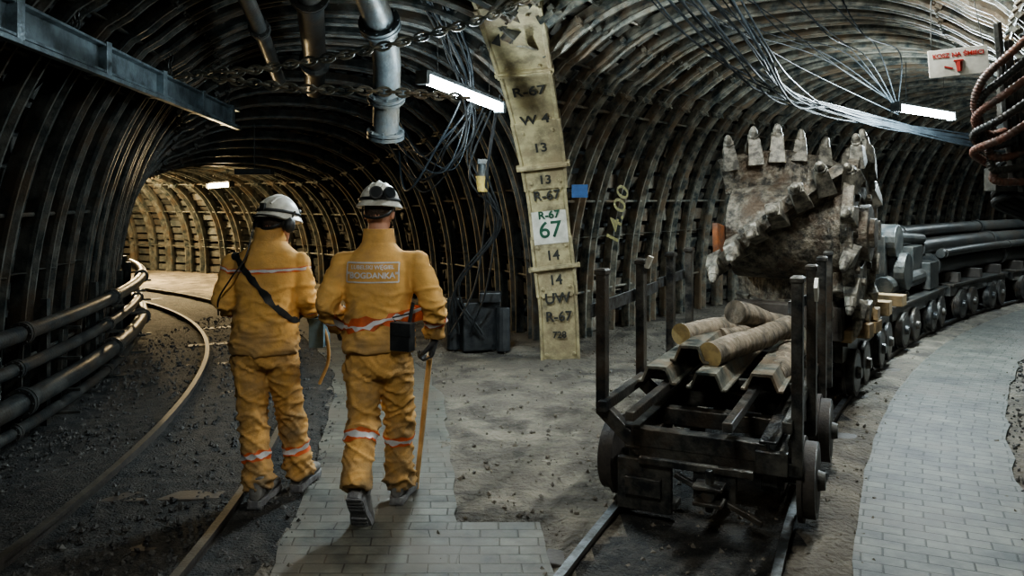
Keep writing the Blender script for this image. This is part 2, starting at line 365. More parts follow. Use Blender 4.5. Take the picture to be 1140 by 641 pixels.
obj('plates',mb,POSTM,root,bevel=.004)
cl=MB()
for z in(2.12,1.01,2.98):
    p,t,w,n=pframe(z);rot=M((w,t,n)).transposed();cl.box(p+n*.05,(.56,.05,.06),rot);cl.box(p+n*.04,(.5,.03,.12),rot)
obj('clamps',cl,POSTM,root,bevel=.004)
def ptext(s,z,size,m,x=0,wp=False,up=.052):
    p,t,w,n=pframe(z);a=M((w,t,n)).transposed().to_4x4()
    if wp:
        q=MB();q.box(p+n*.052+t*.03,(.37,.36,.006),a.to_3x3());obj('white_patch',q,WHITE,root)
    text('marking',s,size,M.Translation(p+n*up+w*x)@a,m,root,bold=.003)
for s,z,sz,m,wp,up in [('R-67',2.82,.17,INK,0,.05),('W 4',2.57,.16,INK,0,.05),('13',2.3,.15,INK,0,.05),('13',1.97,.14,INK,0,.052),('R-67',1.8,.15,INK,0,.052),('67',1.42,.25,GREENINK,1,.06),('R-67',1.59,.12,GREENINK,0,.062),('14',1.14,.15,INK,0,.052),('14',.87,.15,INK,0,.052),('UW',.67,.16,INK,0,.052),('R-67',.47,.15,INK,0,.052),('728',.27,.1,INK,0,.052)]:
    ptext(s,z,sz,m,0,wp,up)
q=MB();q.box((.72,8.6,1.83),(.17,.02,.14));obj('blue_plate_sign',q,BLUE)
cn=empty('chalk_number')
text('digits','14.00',.34,M.Translation((1.28,9.75,1.55))@M.Rotation(R(45),4,'Z')@M.Rotation(R(90),4,'X')@M.Rotation(R(70),4,'Z'),YELINK,cn,bold=.002)
# ---------------------------------------------------------------- lamps
def lamp(a,b,warm=False,power=40,glow=.45,col=(.8,.94,1)):
    a=V(a);b=V(b);root=empty('fluorescent_lamp');h=MB();t=MB();d=(b-a).normalized();x=d.cross(V((0,0,1))).normalized()
    h.bar(a+V((0,0,.05)),b+V((0,0,.05)),.07,.03); h.bar(a-d*.05,a,.1,.1);h.bar(b,b+d*.05,.1,.1)
    for e in(a.lerp(b,.15),a.lerp(b,.85)): h.tube([e+V((0,0,.06)),e+V((0,0,.5))],.005,6)
    t.tube([a,b],.042,14)
    obj('housing',h,PIPE,root,bevel=.004);obj('tube',t,TUBEW if warm else TUBEC,root,smooth=True)
    l=bpy.data.lights.new('tube_light','AREA');l.shape='RECTANGLE';l.size=(b-a).length;l.size_y=.08;l.energy=power;l.color=(1,.76,.42) if warm else col
    o=bpy.data.objects.new('tube_light',l);link(o,root);c=(a+b)/2-V((0,0,.05))
    o.matrix_world=M.Translation(c)@M((d,V((0,0,1)).cross(d).normalized(),V((0,0,1)))).transposed().to_4x4()
    p=bpy.data.lights.new('tube_glow','POINT');p.energy=power*glow;p.color=l.color;p.shadow_soft_size=.05
    for f in(.25,.75):
        o=bpy.data.objects.new('tube_glow',p);link(o,root);o.location=a.lerp(b,f)-V((0,0,.1))
lamp((-.66,6.1,2.66),(-.12,7.3,2.58),power=62,glow=.7)
lamp((4.1,8.6,2.72),(5.05,9.3,2.7),power=90,glow=1.6)
lamp((8.6,12.6,2.9),(9.5,13.3,2.9),power=60)
lamp(PL.at(6.6,.2,2.0),PL.at(7.4,.2,1.98),True,power=110,glow=.6)
lamp(PL.at(10,.3,2.1),PL.at(11,.3,2.1),True,power=320,glow=1.0)
# working lamps of the gallery behind / beside the camera, plus added fill overhead
lamp((-.3,.6,3.2),(-.3,1.9,3.2),power=52,glow=.06,col=(1,.97,.87))
lamp((1.5,1.0,3.1),(2.0,2.2,3.1),power=32,glow=.15,col=(1,.97,.88))
lamp((1.9,4.6,3.35),(2.5,5.7,3.35),power=58,glow=.55,col=(.95,.98,.95))  # unseen lamp above the view, added to brighten right wall and roof
q=MB();q.box((-3.6,11.3,2.12),(.5,.2,.08));q.tube([(-3.6,11.3,2.1),(-3.6,11.3,2.8)],.01,6);obj('lamp_casing',q,PIPE,bevel=.01)
q=MB();q.tube([(-.3,8.3,1.98),(-.3,8.3,2.1)],.06,12,1);q.tube([(-.3,8.3,1.82),(-.3,8.3,1.98)],[.055,.075],12,0);q.box((-.3,8.34,2.13),(.1,.16,.05),m=1);obj('bulkhead_light',q,[PLASTICY,STEELD],smooth=True)
# ---------------------------------------------------------------- monorail
mono=empty('monorail_beam');mb=MB();a=V((-2.45,2.2,2.72));b=V((-3.3,9.6,2.7))
for e in(-1,1): mb.bar(a+V((0,0,.09*e)),b+V((0,0,.09*e)),.13,.018)
mb.bar(a,b,.02,.18)
for f in np.linspace(.12,.95,6): mb.box(a.lerp(b,f),(.15,.07,.23))
mb.bar(a+V((.05,0,-.12)),b+V((.05,0,-.12)),.05,.03)
obj('i_beam',mb,mat('blue_grey_steel',(.24,.3,.33),(.09,.11,.12),5,.35,.5,.3,50),mono,bevel=.003)
def chain(mb,pts,L=.062,r=.0085):
    P=smoothc(pts,10);d=[0]
    for i in range(1,len(P)):d.append(d[-1]+(P[i]-P[i-1]).length)
    n=int(d[-1]/L)
    for k in range(n):
        s=k*L;i=next(i for i in range(len(d)-1) if d[i+1]>=s);p=P[i].lerp(P[i+1],(s-d[i])/max(d[i+1]-d[i],1e-6));t=(P[i+1]-P[i]).normalized()
        u=t.cross(V((0,0,1)) if abs(t.z)<.9 else V((1,0,0))).normalized();w=t.cross(u)
        if k%2:u,w=w,-u
        c=[p+t*(math.cos(a_)*L*.78)+u*(math.sin(a_)*L*.42) for a_ in[2*math.pi*j/12 for j in range(13)]]
        mb.tube(c,r,6,cap=False)
def px(u,v,Y): return V(((u-570)/900*Y,Y,1.76-(v-220)/900*Y))
for i,f in enumerate((.14,.4,.66,.95)):
    c=MB();q=a.lerp(b,f);chain(c,[q+V((0,0,.1)),q+V((.02,0,.35)),q+V((.05,0,.62))],.06,.007);obj('hanger_chain',c,STEELD,mono,smooth=True)
c=MB();chain(c,[px(200,86,5.9),px(240,80,5.7),(-1.82,5.6,2.64),(-1.0,5.5,2.76),(-.2,5.6,3.0),(.15,5.7,3.18),(.6,5.7,3.3)],.066,.0105);obj('chain',c,STEEL,smooth=True)
c=MB();chain(c,[px(235,86,5.7),px(330,98,5.6),px(430,102,5.6),px(530,110,5.9)],.066,.0105);obj('chain',c,STEEL,smooth=True)
# ---------------------------------------------------------------- overhead pipes & cables
def pipe(nm,pts,r,m,fl=(),n=20,parent=None):
    mb=MB();P=smoothc(pts,8);mb.tube(P,r,n)
    for f in fl:
        i=min(int(f*(len(P)-1)),len(P)-2);t=(P[i+1]-P[i]).normalized()
        for e in(-.02,.02): mb.tube([P[i]+t*(e-.014),P[i]+t*(e+.014)],r*1.42,n)
        u=t.cross(V((0,0,1)) if abs(t.z)<.9 else V((1,0,0))).normalized();w=t.cross(u)
        for k in range(8):
            a_=k*math.pi/4;o=P[i]+(u*math.cos(a_)+w*math.sin(a_))*r*1.25;mb.tube([o-t*.05,o+t*.05],r*.09,6)
    return obj(nm,mb,m,parent,smooth=True)
pipe('ventilation_pipe',[(-1.3,5.3,3.6),(-1.12,6.1,3.38),(-1.06,6.75,3.02),(-1.12,7.2,2.62),(-1.15,7.35,2.3)],.12,PIPE,(.42,.72,.98))
pipe('overhead_pipe',[(-1.2,4.6,3.45),(-1.6,6.4,3.3),(-2.0,8.2,3.14),(-2.25,9.2,3.0)],.11,PIPED,(.3,.7))
pipe('overhead_pipe',[(-1.7,4.6,3.3),(-2.0,6.4,3.1),(-2.35,8.2,2.92)],.06,PIPED,(.5,))
prk=empty('pipe_run')
for o,z,r in((-2.1,.86,.055),(-2.14,.62,.045),(-2.1,.4,.07),(-2.15,.2,.04)):
    pipe('water_pipe',[PL.at(s,o,z) for s in np.arange(-9,5,1.0)],r,PIPED,(.2,.45,.62,.8),parent=prk)
br=MB()
for s in np.arange(-8,4,1.4): br.bar(PL.at(s,-2.25,.05),PL.at(s,-2.25,1.0),.05,.05);[br.bar(PL.at(s,-2.28,z),PL.at(s,-2.0,z),.04,.02) for z in(.78,.55,.31,.14)]
obj('brackets',br,STEELD,prk)
def cab(nm,pts,r,m,parent=None,corr=0):
    mb=MB();P=smoothc(pts,40 if corr else 10);mb.tube(P,[r*(1+corr*((i//2)%2)) for i in range(len(P))],10 if corr else 8);return obj(nm,mb,m,parent,smooth=True)
root=empty('cable_bundle')
random.seed(3)
for k in range(13):
    j=lambda s:random.uniform(-s,s)
    pts=[px(700+k*9,-30,5.8),px(765+k*8+j(8),36+k*2+j(10),6.5),px(848+j(8)+k*3,92+j(16)+k,7.3),px(925+j(8),124+j(9),8.3),px(1000,141+j(5),9.6),px(1090,158+j(8),10.4),px(1150,170+j(6),11)]
    cab('cable_%d'%k,pts,random.choice([.006,.008,.011]),CABLE,root)
for k in range(9):
    j=lambda s:random.uniform(-s,s)
    cab('roof_cable_%d'%k,[px(720+k*26,-20,6+k*.2),px(790+k*22+j(9),30+j(12),7.2),px(900+k*12+j(9),70+j(16),8.6),px(1000,120+j(8),9.7)],.006,CABLE,root)
root=empty('hanging_cables')
for k in range(10):
    j=lambda s:random.uniform(-s,s)
    pts=[px(480+j(22),0,7.4),px(515+j(22),60+j(18),7.8),px(530+j(14),120+j(20),8.0),px(505+j(20),175+j(24),8.1),px(465+j(16),185+j(28),8.6),px(435+j(10),150+j(25),9.4)]
    cab('cable_%d'%k,pts,random.choice([.006,.008,.012]),RUBBER if k%2 else CABLE,root)
for k in range(6):
    j=lambda s:random.uniform(-s,s)
    cab('cable_drop_%d'%k,[px(548+j(10),110+j(20),8.0),px(532+j(12),190+j(14),8.2),px(546+j(14),250,8.6),px(530+j(25),320,8.9),px(520+j(25),372,9.2)],.011,RUBBER,root)
root=empty('hose_bundle')
for k in range(5):
    j=lambda s:random.uniform(-s,s)
    pts=[px(1175,14+k*26,4.5),px(1126-k*2+j(4),56+k*24+j(3),4.5),px(1096-k*3+j(4),92+k*19+j(4),4.55+k*.03),px(1086+k*5,122+k*16,4.62+k*.03),px(1108+j(4),150+k*13,4.68),px(1175,112+k*22,4.75)]
    cab('hose_%d'%k,pts,.021,HOSE if k%2==0 else PIPED,root,corr=.16)
q=MB()
for k in range(5): q.tube([px(1150,34+k*27,4.5),px(1141,43+k*27,4.5)],.034,10)
for k in range(3): q.bar(px(1110+k*12,25+k*20,4.6),px(1128+k*10,205+k*8,4.75),.03,.05)
q.box(px(1130,120,4.8),(.16,.1,.5));q.box(px(1120,200,4.9),(.2,.12,.14))
obj('hose_rack',q,STEELD,root,smooth=False,bevel=.005)
for k in range(5): cab('hose_back_%d'%k,[px(1165,150+k*14,4.9),px(1128,172+k*11,4.9),px(1108,196+k*8,5),px(1165,228+k*6,5)],.02,RUBBER,root)
root=empty('waste_bin_sign',M.Translation((2.76,5.0,2.6))@M.Rotation(R(-5),4,'Y')@M.Rotation(R(-12),4,'Z'))
q=MB();q.box((0,0,0),(.34,.012,.17));obj('board',q,WHITE,root,bevel=.003)
text('lettering','KOSZ NA ŚMIECI',.038,M.Translation((0,-.009,.045))@M.Rotation(R(90),4,'X'),REDINK,root,bold=.001)
q=MB();q.tube([(0,-.009,-.06),(0,-.009,.0)],[.014,.022],6);q.box((0,-.009,.008),(.055,.01,.008));q.box((-.06,-.009,-.03),(.05,.004,.01),M.Rotation(R(20),3,'Y'));obj('bin_icon',q,REDINK,root)
q=MB();q.tube([(-.15,0,.08),(-.1,.02,.6)],.003,5);q.tube([(.15,0,.08),(.1,.02,.6)],.003,5);obj('hanger',q,STEELD,root)
q=MB();q.box((-.4,9.45,.28),(.45,.35,.56),M.Rotation(R(20),3,'Z'));q.box((-.25,9.3,.62),(.25,.2,.12));q.tube([(-.68,9.4,.0),(-.68,9.4,.6)],.09,14);q.tube([(-.1,9.25,.0),(-.1,9.3,.5)],.08,12);obj('switchgear_box',q,RUBBER,bevel=.015)
# ---------------------------------------------------------------- wagons
def wheels(mb,ys_,m=0,t=.5,r=.2):
    for y in ys_:
        mb.tube([(-t,y,.26),(t,y,.26)],.035,10,m)
        for sg in(-1,1):
            mb.tube([(sg*(t-.075),y,.26),(sg*(t-.05),y,.26)],r+.025,28,2)
            mb.tube([(sg*(t-.05),y,.26),(sg*(t+.01),y,.26),(sg*(t+.011),y,.26),(sg*(t-.015),y,.26)],[r,r,r-.03,r-.035],28,2)
            mb.tube([(sg*(t+.005),y,.26),(sg*(t+.012),y,.26)],r-.002,28,1)
            mb.tube([(sg*(t+.011),y,.26),(sg*(t+.014),y,.26)],r-.035,28,0)
            mb.tube([(sg*(t-.02),y,.26),(sg*(t+.05),y,.26)],[.065,.045],14,m)
w=empty('timber_wagon',M.Translation(PR.at(.65))@M.Rotation(-R(25.3),4,'Z'))
q=MB();wheels(q,(.2,1.22),t=.57);obj('wheelsets',q,[RAILD,SHINY,RAILM],w,smooth=True)
q=MB()
for t in(-.36,.36):
    q.box((t,1.3,.44),(.02,2.7,.12));q.box((t,1.3,.5),(.09,2.7,.018));q.box((t,1.3,.385),(.09,2.7,.018))
    for y in(.2,1.22): q.box((t,y,.3),(.12,.2,.22)); q.box((t,y+.16,.32),(.08,.05,.14)); q.box((t,y-.16,.32),(.08,.05,.14))
for y in(0,.5,1.0,1.6,2.2,2.6): q.box((0,y,.44),(.74,.09,.1))
q.box((-.28,-.08,.2),(.3,.04,.28));q.box((-.28,-.11,.2),(.2,.05,.1));q.box((.1,-.09,.26),(.22,.06,.17));q.box((.0,-.12,.345),(.6,.035,.04));q.box((.38,-.05,.4),(.16,.05,.12))
q.box((-.28,-.02,.1),(.34,.12,.04));q.tube([(.1,-.28,.26),(.1,-.05,.26)],.035,12);q.tube([(.1,-.24,.17),(.1,-.24,.38)],.02,10)
q.box((.1,-.24,.3),(.15,.12,.022));q.box((.1,-.24,.22),(.15,.12,.022));q.bar((-.1,-.14,.3),(.35,-.16,.12),.03,.03)
obj('chassis',q,FRAME,w,bevel=.006)
q=MB()
for i,y in enumerate((0,.78,1.55,2.15)):
    zt=1.36
    q.bar((-.55,y,.54),(-.55,y,zt),.055,.08);q.bar((-.555,y,.575),(-.31,y,.36),.08,.07,up=(0,1,0));q.bar((-.33,y,.37),(.5,y,.37),.08,.07)
    q.bar((.5,y,.34),(.5,y,zt),.055,.08);q.bar((.3,y,.37),(.52,y,.37),.08,.07)
    if i:q.bar((-.55,y+.05,.6),(.5,y+.05,.6),.05,.05)
    q.box((-.55,y,zt-.02),(.07,.1,.03));q.box((.5,y,zt-.02),(.07,.1,.03))
for t in(-.52,.46): q.box((t,1.05,.6),(.05,2.3,.06))
q.box((-.3,.9,.62),(.05,2.4,.05));q.box((.2,.9,.62),(.05,2.4,.05))
obj('stake_frames',q,FRAME,w,bevel=.006)
q=MB()
q.box((-.6,.66,1.12),(.015,1.4,.075));q.box((-.6,1.9,1.14),(.015,1.0,.07));q.box((.46,.5,1.16),(.015,1.0,.06),M.Rotation(R(-4),3,'X'));obj('side_bars',q,SHINY,w)
q=MB();q.box((-.5,.78,1.34),(.03,.05,.08),M.Rotation(.4,3,'Y'));q.box((.55,.5,1.24),(.02,.09,.1),M.Rotation(.6,3,'X'));obj('labels',q,WHITE,w)
q=MB()
def trough(mb,x,z,y0_,y1_,s=1,rot=0):
    sec=[(-.12,.105),(-.085,.105),(-.05,.02),(.05,.02),(.085,.105),(.12,.105),(.12,.09),(.095,.09),(.06,.0),(-.06,.0),(-.095,.09),(-.12,.09)]
    if rot: sec=[(a,.105-b) for a,b in sec]
    mb.rings([[V((x+a_*s,y,z+b_*s)) for a_,b_ in sec] for y in(y0_,y1_)])
trough(q,-.36,.63,.45,2.5,rot=1);trough(q,-.05,.63,.4,2.5,rot=1);trough(q,.25,.63,.5,2.4,rot=1);trough(q,-.2,.74,.62,2.4,rot=1)
obj('arch_sections',q,STEEL,w,bevel=.003)
W2=w.matrix_world.inverted()
lg=[((790,396,4.95),(878,364,5.6),.076),((757,371,5.35),(826,358,6.0),.068),((818,347,5.25),(882,366,5.9),.074),((862,418,5.0),(886,384,5.8),.078),((800,374,5.6),(850,368,6.1),.06)]
for i,(a_,b_,r) in enumerate(lg):
    q=MB();A=W2@px(*a_);B=W2@px(*b_);P=[A.lerp(B,f) for f in np.linspace(0,1,12)]
    P=[p+V((noise.noise(p*4),0,noise.noise(p*4+V((5,5,5)))))*.02 for p in P]
    q.tube(P,[r*(1+.14*noise.noise(p*11)) for p in P],20,0,True,1);obj('log_%d'%(i+1),q,[WOODC,WOODE if i<2 else WOODC],w,smooth=True)
def flat(s0,L,nm='flat_wagon'):
    th=PR.th(s0+L/2);e=empty(nm,M.Translation((PR.at(s0)+PR.at(s0+L))/2)@M.Rotation(-R(th),4,'Z'))
    q=MB();wheels(q,(-L*.36,-L*.17,L*.17,L*.36));obj('wheelsets',q,[FRAME,RAILM,FRAME],e,smooth=True)
    q=MB()
    for t in(-.42,.42):q.box((t,0,.46),(.08,L,.14));[q.box((t*.95,y,.32),(.1,.22,.2)) for y in(-L*.36,-L*.17,L*.17,L*.36)]
    q.box((0,0,.545),(1.0,L,.03));[q.box((0,y,.46),(.84,.1,.12)) for y in np.linspace(-L/2+.05,L/2-.05,5)]
    q.tube([(0,-L/2-.2,.42),(0,-L/2,.42)],.05,12);q.box((0,-L/2-.03,.4),(.5,.06,.2))
    obj('chassis',q,FRAME,e,bevel=.006);return e
e=flat(3.55,2.5)
q=MB()
for c_,d_ in(((.38,-.9,.63),(.5,.16,.12)),((.36,-.55,.62),(.55,.22,.1)),((.38,-.55,.73),(.5,.2,.1)),((-.3,-.8,.62),(.5,.2,.12)),((.3,.7,.63),(.5,.2,.14)),((-.3,.7,.63),(.5,.2,.14)),((.46,-1.1,.62),(.14,.4,.1))): q.box(c_,d_,M.Rotation(random.uniform(-.1,.1),3,'Z'))
obj('timber_blocks',q,PLANK,e,bevel=.006)
# the cutting drum
dr=empty('shearer_cutting_drum',M.Translation((2.55,7.2,1.46))@M.Rotation(R(-32),4,'Z'))
q=MB();HW=.56;SP=1.35;RV=.72
def rad(a_,r,x): return V((x,r*math.cos(a_),r*math.sin(a_)))
q.tube([(-HW,0,0),(-HW+.03,0,0),(.2,0,0),(HW-.06,0,0)],[.34,.42,.44,.5],40)
x=HW-.05;n=48;sec=[(x-.04,.3),(x-.04,.7),(x+.05,.7),(x+.05,.64),(x+.015,.6),(x+.015,.3)]
q.rings([[rad(2*math.pi*i/n,b_,a_) for a_,b_ in sec] for i in range(n+1)],cap=False)
q.tube([(HW-.12,0,0),(HW+.04,0,0)],.24,28);q.tube([(HW+.03,0,0),(HW+.08,0,0)],.14,6)
for k in range(8): q.tube([rad(k*.785,.42,HW-.06),rad(k*.785,.42,HW+.0)],.035,6)
VA=[math.pi+.45+k*math.pi/2 for k in range(4)]
for a0 in VA:
    rs=[]
    for i in range(31):
        f=i/30;a_=a0-f*SP;x=-HW+f*(2*HW-.08);rr=RV+.02*noise.noise(V((f*7,a0,0)))
        rs.append([rad(a_,.36,x-.05),rad(a_,rr-.06,x-.055),rad(a_,rr,x-.085),rad(a_,rr,x+.085),rad(a_,rr-.06,x+.055),rad(a_,.36,x+.05)])
    q.rings(rs)
obj('hub_and_vanes',q,MACH,dr,bevel=.008)
q=MB()
def pick(a_,x,r,skew,k=1):
    T_=V((0,-math.sin(a_),math.cos(a_)));Rr=V((0,math.cos(a_),math.sin(a_)));X=V((1,0,0))
    X2=(X*math.cos(skew)+T_*math.sin(skew));T2=Rr.cross(X2)*-1
    rot=M((X2,T2,Rr)).transposed()*k;c=rad(a_,r+.02,x)
    b=[rot@V(p)+c for p in((-.06,-.085,-.1),(.06,-.085,-.1),(.06,.085,-.1),(-.06,.085,-.1),(-.048,-.055,.04),(.048,-.055,.04),(.042,.045,.09),(-.042,.045,.09))]
    q.hexa(b);p0=c+Rr*.045*k;q.tube([p0-T2*.01,p0+Rr*.07*k+T2*.025],[.044*k,.04*k],10);q.tube([p0+Rr*.06*k+T2*.02,p0+Rr*.1*k+T2*.035,p0+Rr*.13*k+T2*.05],[.034*k,.03*k,.016],10)
for a0 in VA:
    for i in range(6):
        f=(i+.2)/6.2;pick(a0-f*SP,-HW+f*(2*HW-.08),RV,-.35+random.uniform(-.25,.25),random.uniform(1.1,1.3))
for i in range(13): pick(i*2*math.pi/13,HW-.03,.69,.35*(i%2),1.05)
obj('picks',q,PICKM,dr,bevel=.007)
q=MB();q.rings([[rad(a0_,r,x) for x,r in((-HW-.03,.34),(-HW+.02,.34),(-HW+.02,.6),(-HW-.03,.6))] for a0_ in np.arange(R(172),R(205),.08)])
obj('rusty_end_segment',q,RUST,dr,bevel=.01)
q=MB();q.box((0,0,-.82),(.9,1.0,.1));q.box((0,.42,-.7),(.9,.16,.22));q.box((0,-.42,-.7),(.9,.16,.22));obj('cradle',q,OLDSL,dr,bevel=.01)
e2=flat(6.25,2.7)
q=MB();q.box((-.05,-.7,.95),(.7,.7,.75));q.box((.0,-.2,.8),(.5,.5,.45));q.tube([(-.4,-.8,1.25),(.4,-.8,1.25)],.2,20);q.tube([(.3,-1.1,.75),(.3,.9,.75)],.11,16);q.tube([(-.1,-.2,1.1),(-.1,1.3,1.0)],.09,16)
q.box((.1,.8,.75),(.7,.5,.35));q.tube([(.36,-.7,.9),(.48,-.7,.9)],.22,20);q.box((.1,.35,1.0),(.5,.5,.3));q.tube([(.2,-.3,1.28),(.2,1.2,1.2)],.07,14)
for i in range(6): q.tube([(.37,-.95+i*.1,.62),(.42,-.95+i*.1,.62)],.03,8)
obj('gearbox',q,STEELD,e2,bevel=.02)
q=MB();q.box((.4,-1.2,.62),(.3,.2,.12));obj('timber_block',q,PLANK,e2,bevel=.006)
for s0 in(9.3,12.4,15.5):
    e3=flat(s0,2.7);q=MB();[q.box((0,y,.63),(.95,.12,.14)) for y in(-1.0,0,1.0)];obj('bolsters',q,OLDSL,e3,bevel=.006)
root=empty('pipe_stack')
for t,z,r in((-.33,.83,.12),(-.05,.83,.13),(.26,.83,.14),(-.18,1.06,.12),(.12,1.07,.12),(.42,1.0,.06),(-.05,1.27,.1)):
    q=MB();q.tube([PR.at(s,t,z) for s in np.arange(8.6+t*.8,18,.5)],r,20)
    for s in(8.7+t*.8,12.2,15.4):q.tube([PR.at(s,t,z),PR.at(s+.05,t,z)],r*1.2,20)
    obj('stacked_pipe',q,PIPED,root,smooth=True)
# ---------------------------------------------------------------- people
def bake(name,mb,vox,m,parent,sm=3,wr=None):
    me=bpy.data.meshes.new('t');me.from_pydata(mb.v,[],mb.f);o=bpy.data.objects.new('t',me);sc.collection.objects.link(o)
    r=o.modifiers.new('r','REMESH');r.mode='VOXEL';r.voxel_size=vox
    if sm:
        s=o.modifiers.new('s','SMOOTH');s.iterations=sm;s.factor=.5
    dg=bpy.context.evaluated_depsgraph_get();me2=bpy.data.meshes.new_from_object(o.evaluated_get(dg));bpy.data.objects.remove(o)
    me2.name=name
    if wr:
        nn=[v.normal.copy() for v in me2.vertices]
        for v,n_ in zip(me2.vertices,nn): v.co=v.co+n_*wr(v.co)
    me2.materials.clear();me2.materials.append(m)
    me2.polygons.foreach_set('use_smooth',[True]*len(me2.polygons));me2.update()
    return link(bpy.data.objects.new(name,me2),parent)
def ringz(c,rx,ry,n=32,e=2.3,tilt=(0,0)):
    out=[]
    for j in range(n):
        a_=2*math.pi*j/n;ca,sa=math.cos(a_),math.sin(a_)
        x=rx*math.copysign(abs(ca)**(2/e),ca);y=ry*math.copysign(abs(sa)**(2/e),sa)
        out.append(V((c[0]+x,c[1]+y,c[2]+tilt[0]*x+tilt[1]*y)))
    return out
def band(name,c,axis,rx,ry,hw,target,parent,tilt=(0,0)):
    mb=MB();c=V(c)
    if axis is None: rs=[[p+V((0,0,d)) for p in ringz(c,rx,ry,72,2.2,tilt)] for d in np.linspace(-hw,hw,9)]
    else:
        t=V(axis).normalized();u=t.cross(V((0,1,0))).normalized();w_=t.cross(u)
        rs=[[c+t*d+u*rx*math.cos(2*math.pi*j/44)+w_*ry*math.sin(2*math.pi*j/44) for j in range(44)] for d in np.linspace(-hw,hw,9)]
    mb.rings(rs,0,False);n=len(rs[0])
    for i in(0,1,6,7):
        for j in range(n): mb.m[i*n+j]=1
    o=obj(name,mb,[SILVER,REDT],parent,smooth=True,ang=180)
    s=o.modifiers.new('w','SHRINKWRAP');s.target=target;s.wrap_method='NEAREST_SURFACEPOINT';s.wrap_mode='ABOVE_SURFACE';s.offset=.006
    s=o.modifiers.new('s','SMOOTH');s.iterations=2
    s=o.modifiers.new('w2','SHRINKWRAP');s.target=target;s.wrap_method='NEAREST_SURFACEPOINT';s.wrap_mode='OUTSIDE_SURFACE';s.offset=.003
    return o
def hand(name,mtx,curl,side,m,parent,sc_=1.08):
    mb=MB()
    mb.rings([ringz((0,0,z*1.0),a_,b_,16,2.4) for z,a_,b_ in((.05,.034,.027),(0,.033,.024),(-.03,.04,.02),(-.06,.045,.018),(-.088,.044,.015),(-.096,.038,.011))])
    for i,(x,l) in enumerate(((-.034,.8),(-.0115,.97),(.0115,1.05),(.034,.95))):
        if side<0:x=-x
        P=[V((x*.9,0,-.075))];a_=.12;p=V((x,.0,-.092));P.append(p)
        for sl_,k in((.042,.9),(.027,1.1),(.021,.8)):
            a_+=curl*k;p=p+V((0,math.sin(a_),-math.cos(a_)))*sl_*l;P.append(p)
        mb.tube(P,[.0095,.0105,.0095,.0088,.0068],10)
        mb.ell(P[-1],.0068,.0068,.0068,n=10,k=6)
    s=side;mb.tube([(s*.02,.004,-.02),(s*.042,.016,-.042),(s*.052,.034,-.068),(s*.044,.05,-.09)],[.017,.014,.0115,.008],10)
    mb.ell((s*.044,.05,-.09),.008,.008,.008,n=10,k=6)
    mb.v=[tuple(mtx@(V(p)*sc_)) for p in mb.v]
    return bake(name,mb,.0042,m,parent,2)
def boot(name,mtx,parent):
    mb=MB();rs=[]
    for y,hw,h in((-.085,.022,.05),(-.075,.034,.08),(-.04,.04,.11),(.0,.043,.115),(.05,.046,.095),(.1,.05,.075),(.15,.051,.062),(.19,.044,.05),(.21,.03,.036),(.218,.015,.025)):
        rs.append([V((hw*math.copysign(abs(math.cos(a_))**.8,math.cos(a_)),y,.022+(h/2)*(1+math.copysign(abs(math.sin(a_))**.75,math.sin(a_))))) for a_ in[2*math.pi*j/20 for j in range(20)]])
    mb.rings(rs);mb.rings([ringz((0,-.015,z),.048,.058,20) for z in(.06,.1,.15)])
    mtx=mtx@M.Scale(1.1,4)
    mb.v=[tuple(mtx@V(p)) for p in mb.v];u=bake(name,mb,.008,BOOT,parent,3)
    s=MB();out=[(-.093,.02),(-.085,.035),(-.05,.044),(0,.043),(.04,.042),(.08,.05),(.13,.055),(.175,.052),(.205,.037),(.222,.015)]
    pts=[(hw,y) for y,hw in out]+[(-hw,y) for y,hw in reversed(out)]
    s.rings([[V((x*k,y,z)) for x,y in pts] for z,k in((.0,.97),(.012,1),(.03,1))])
    for y in np.arange(-.08,.21,.026):
        if not .02<y<.05: s.box((0,y,-.004),(.075,.014,.01))
    s.v=[tuple(mtx@V(p)) for p in s.v];obj(name+'_sole',s,SOLE,parent)
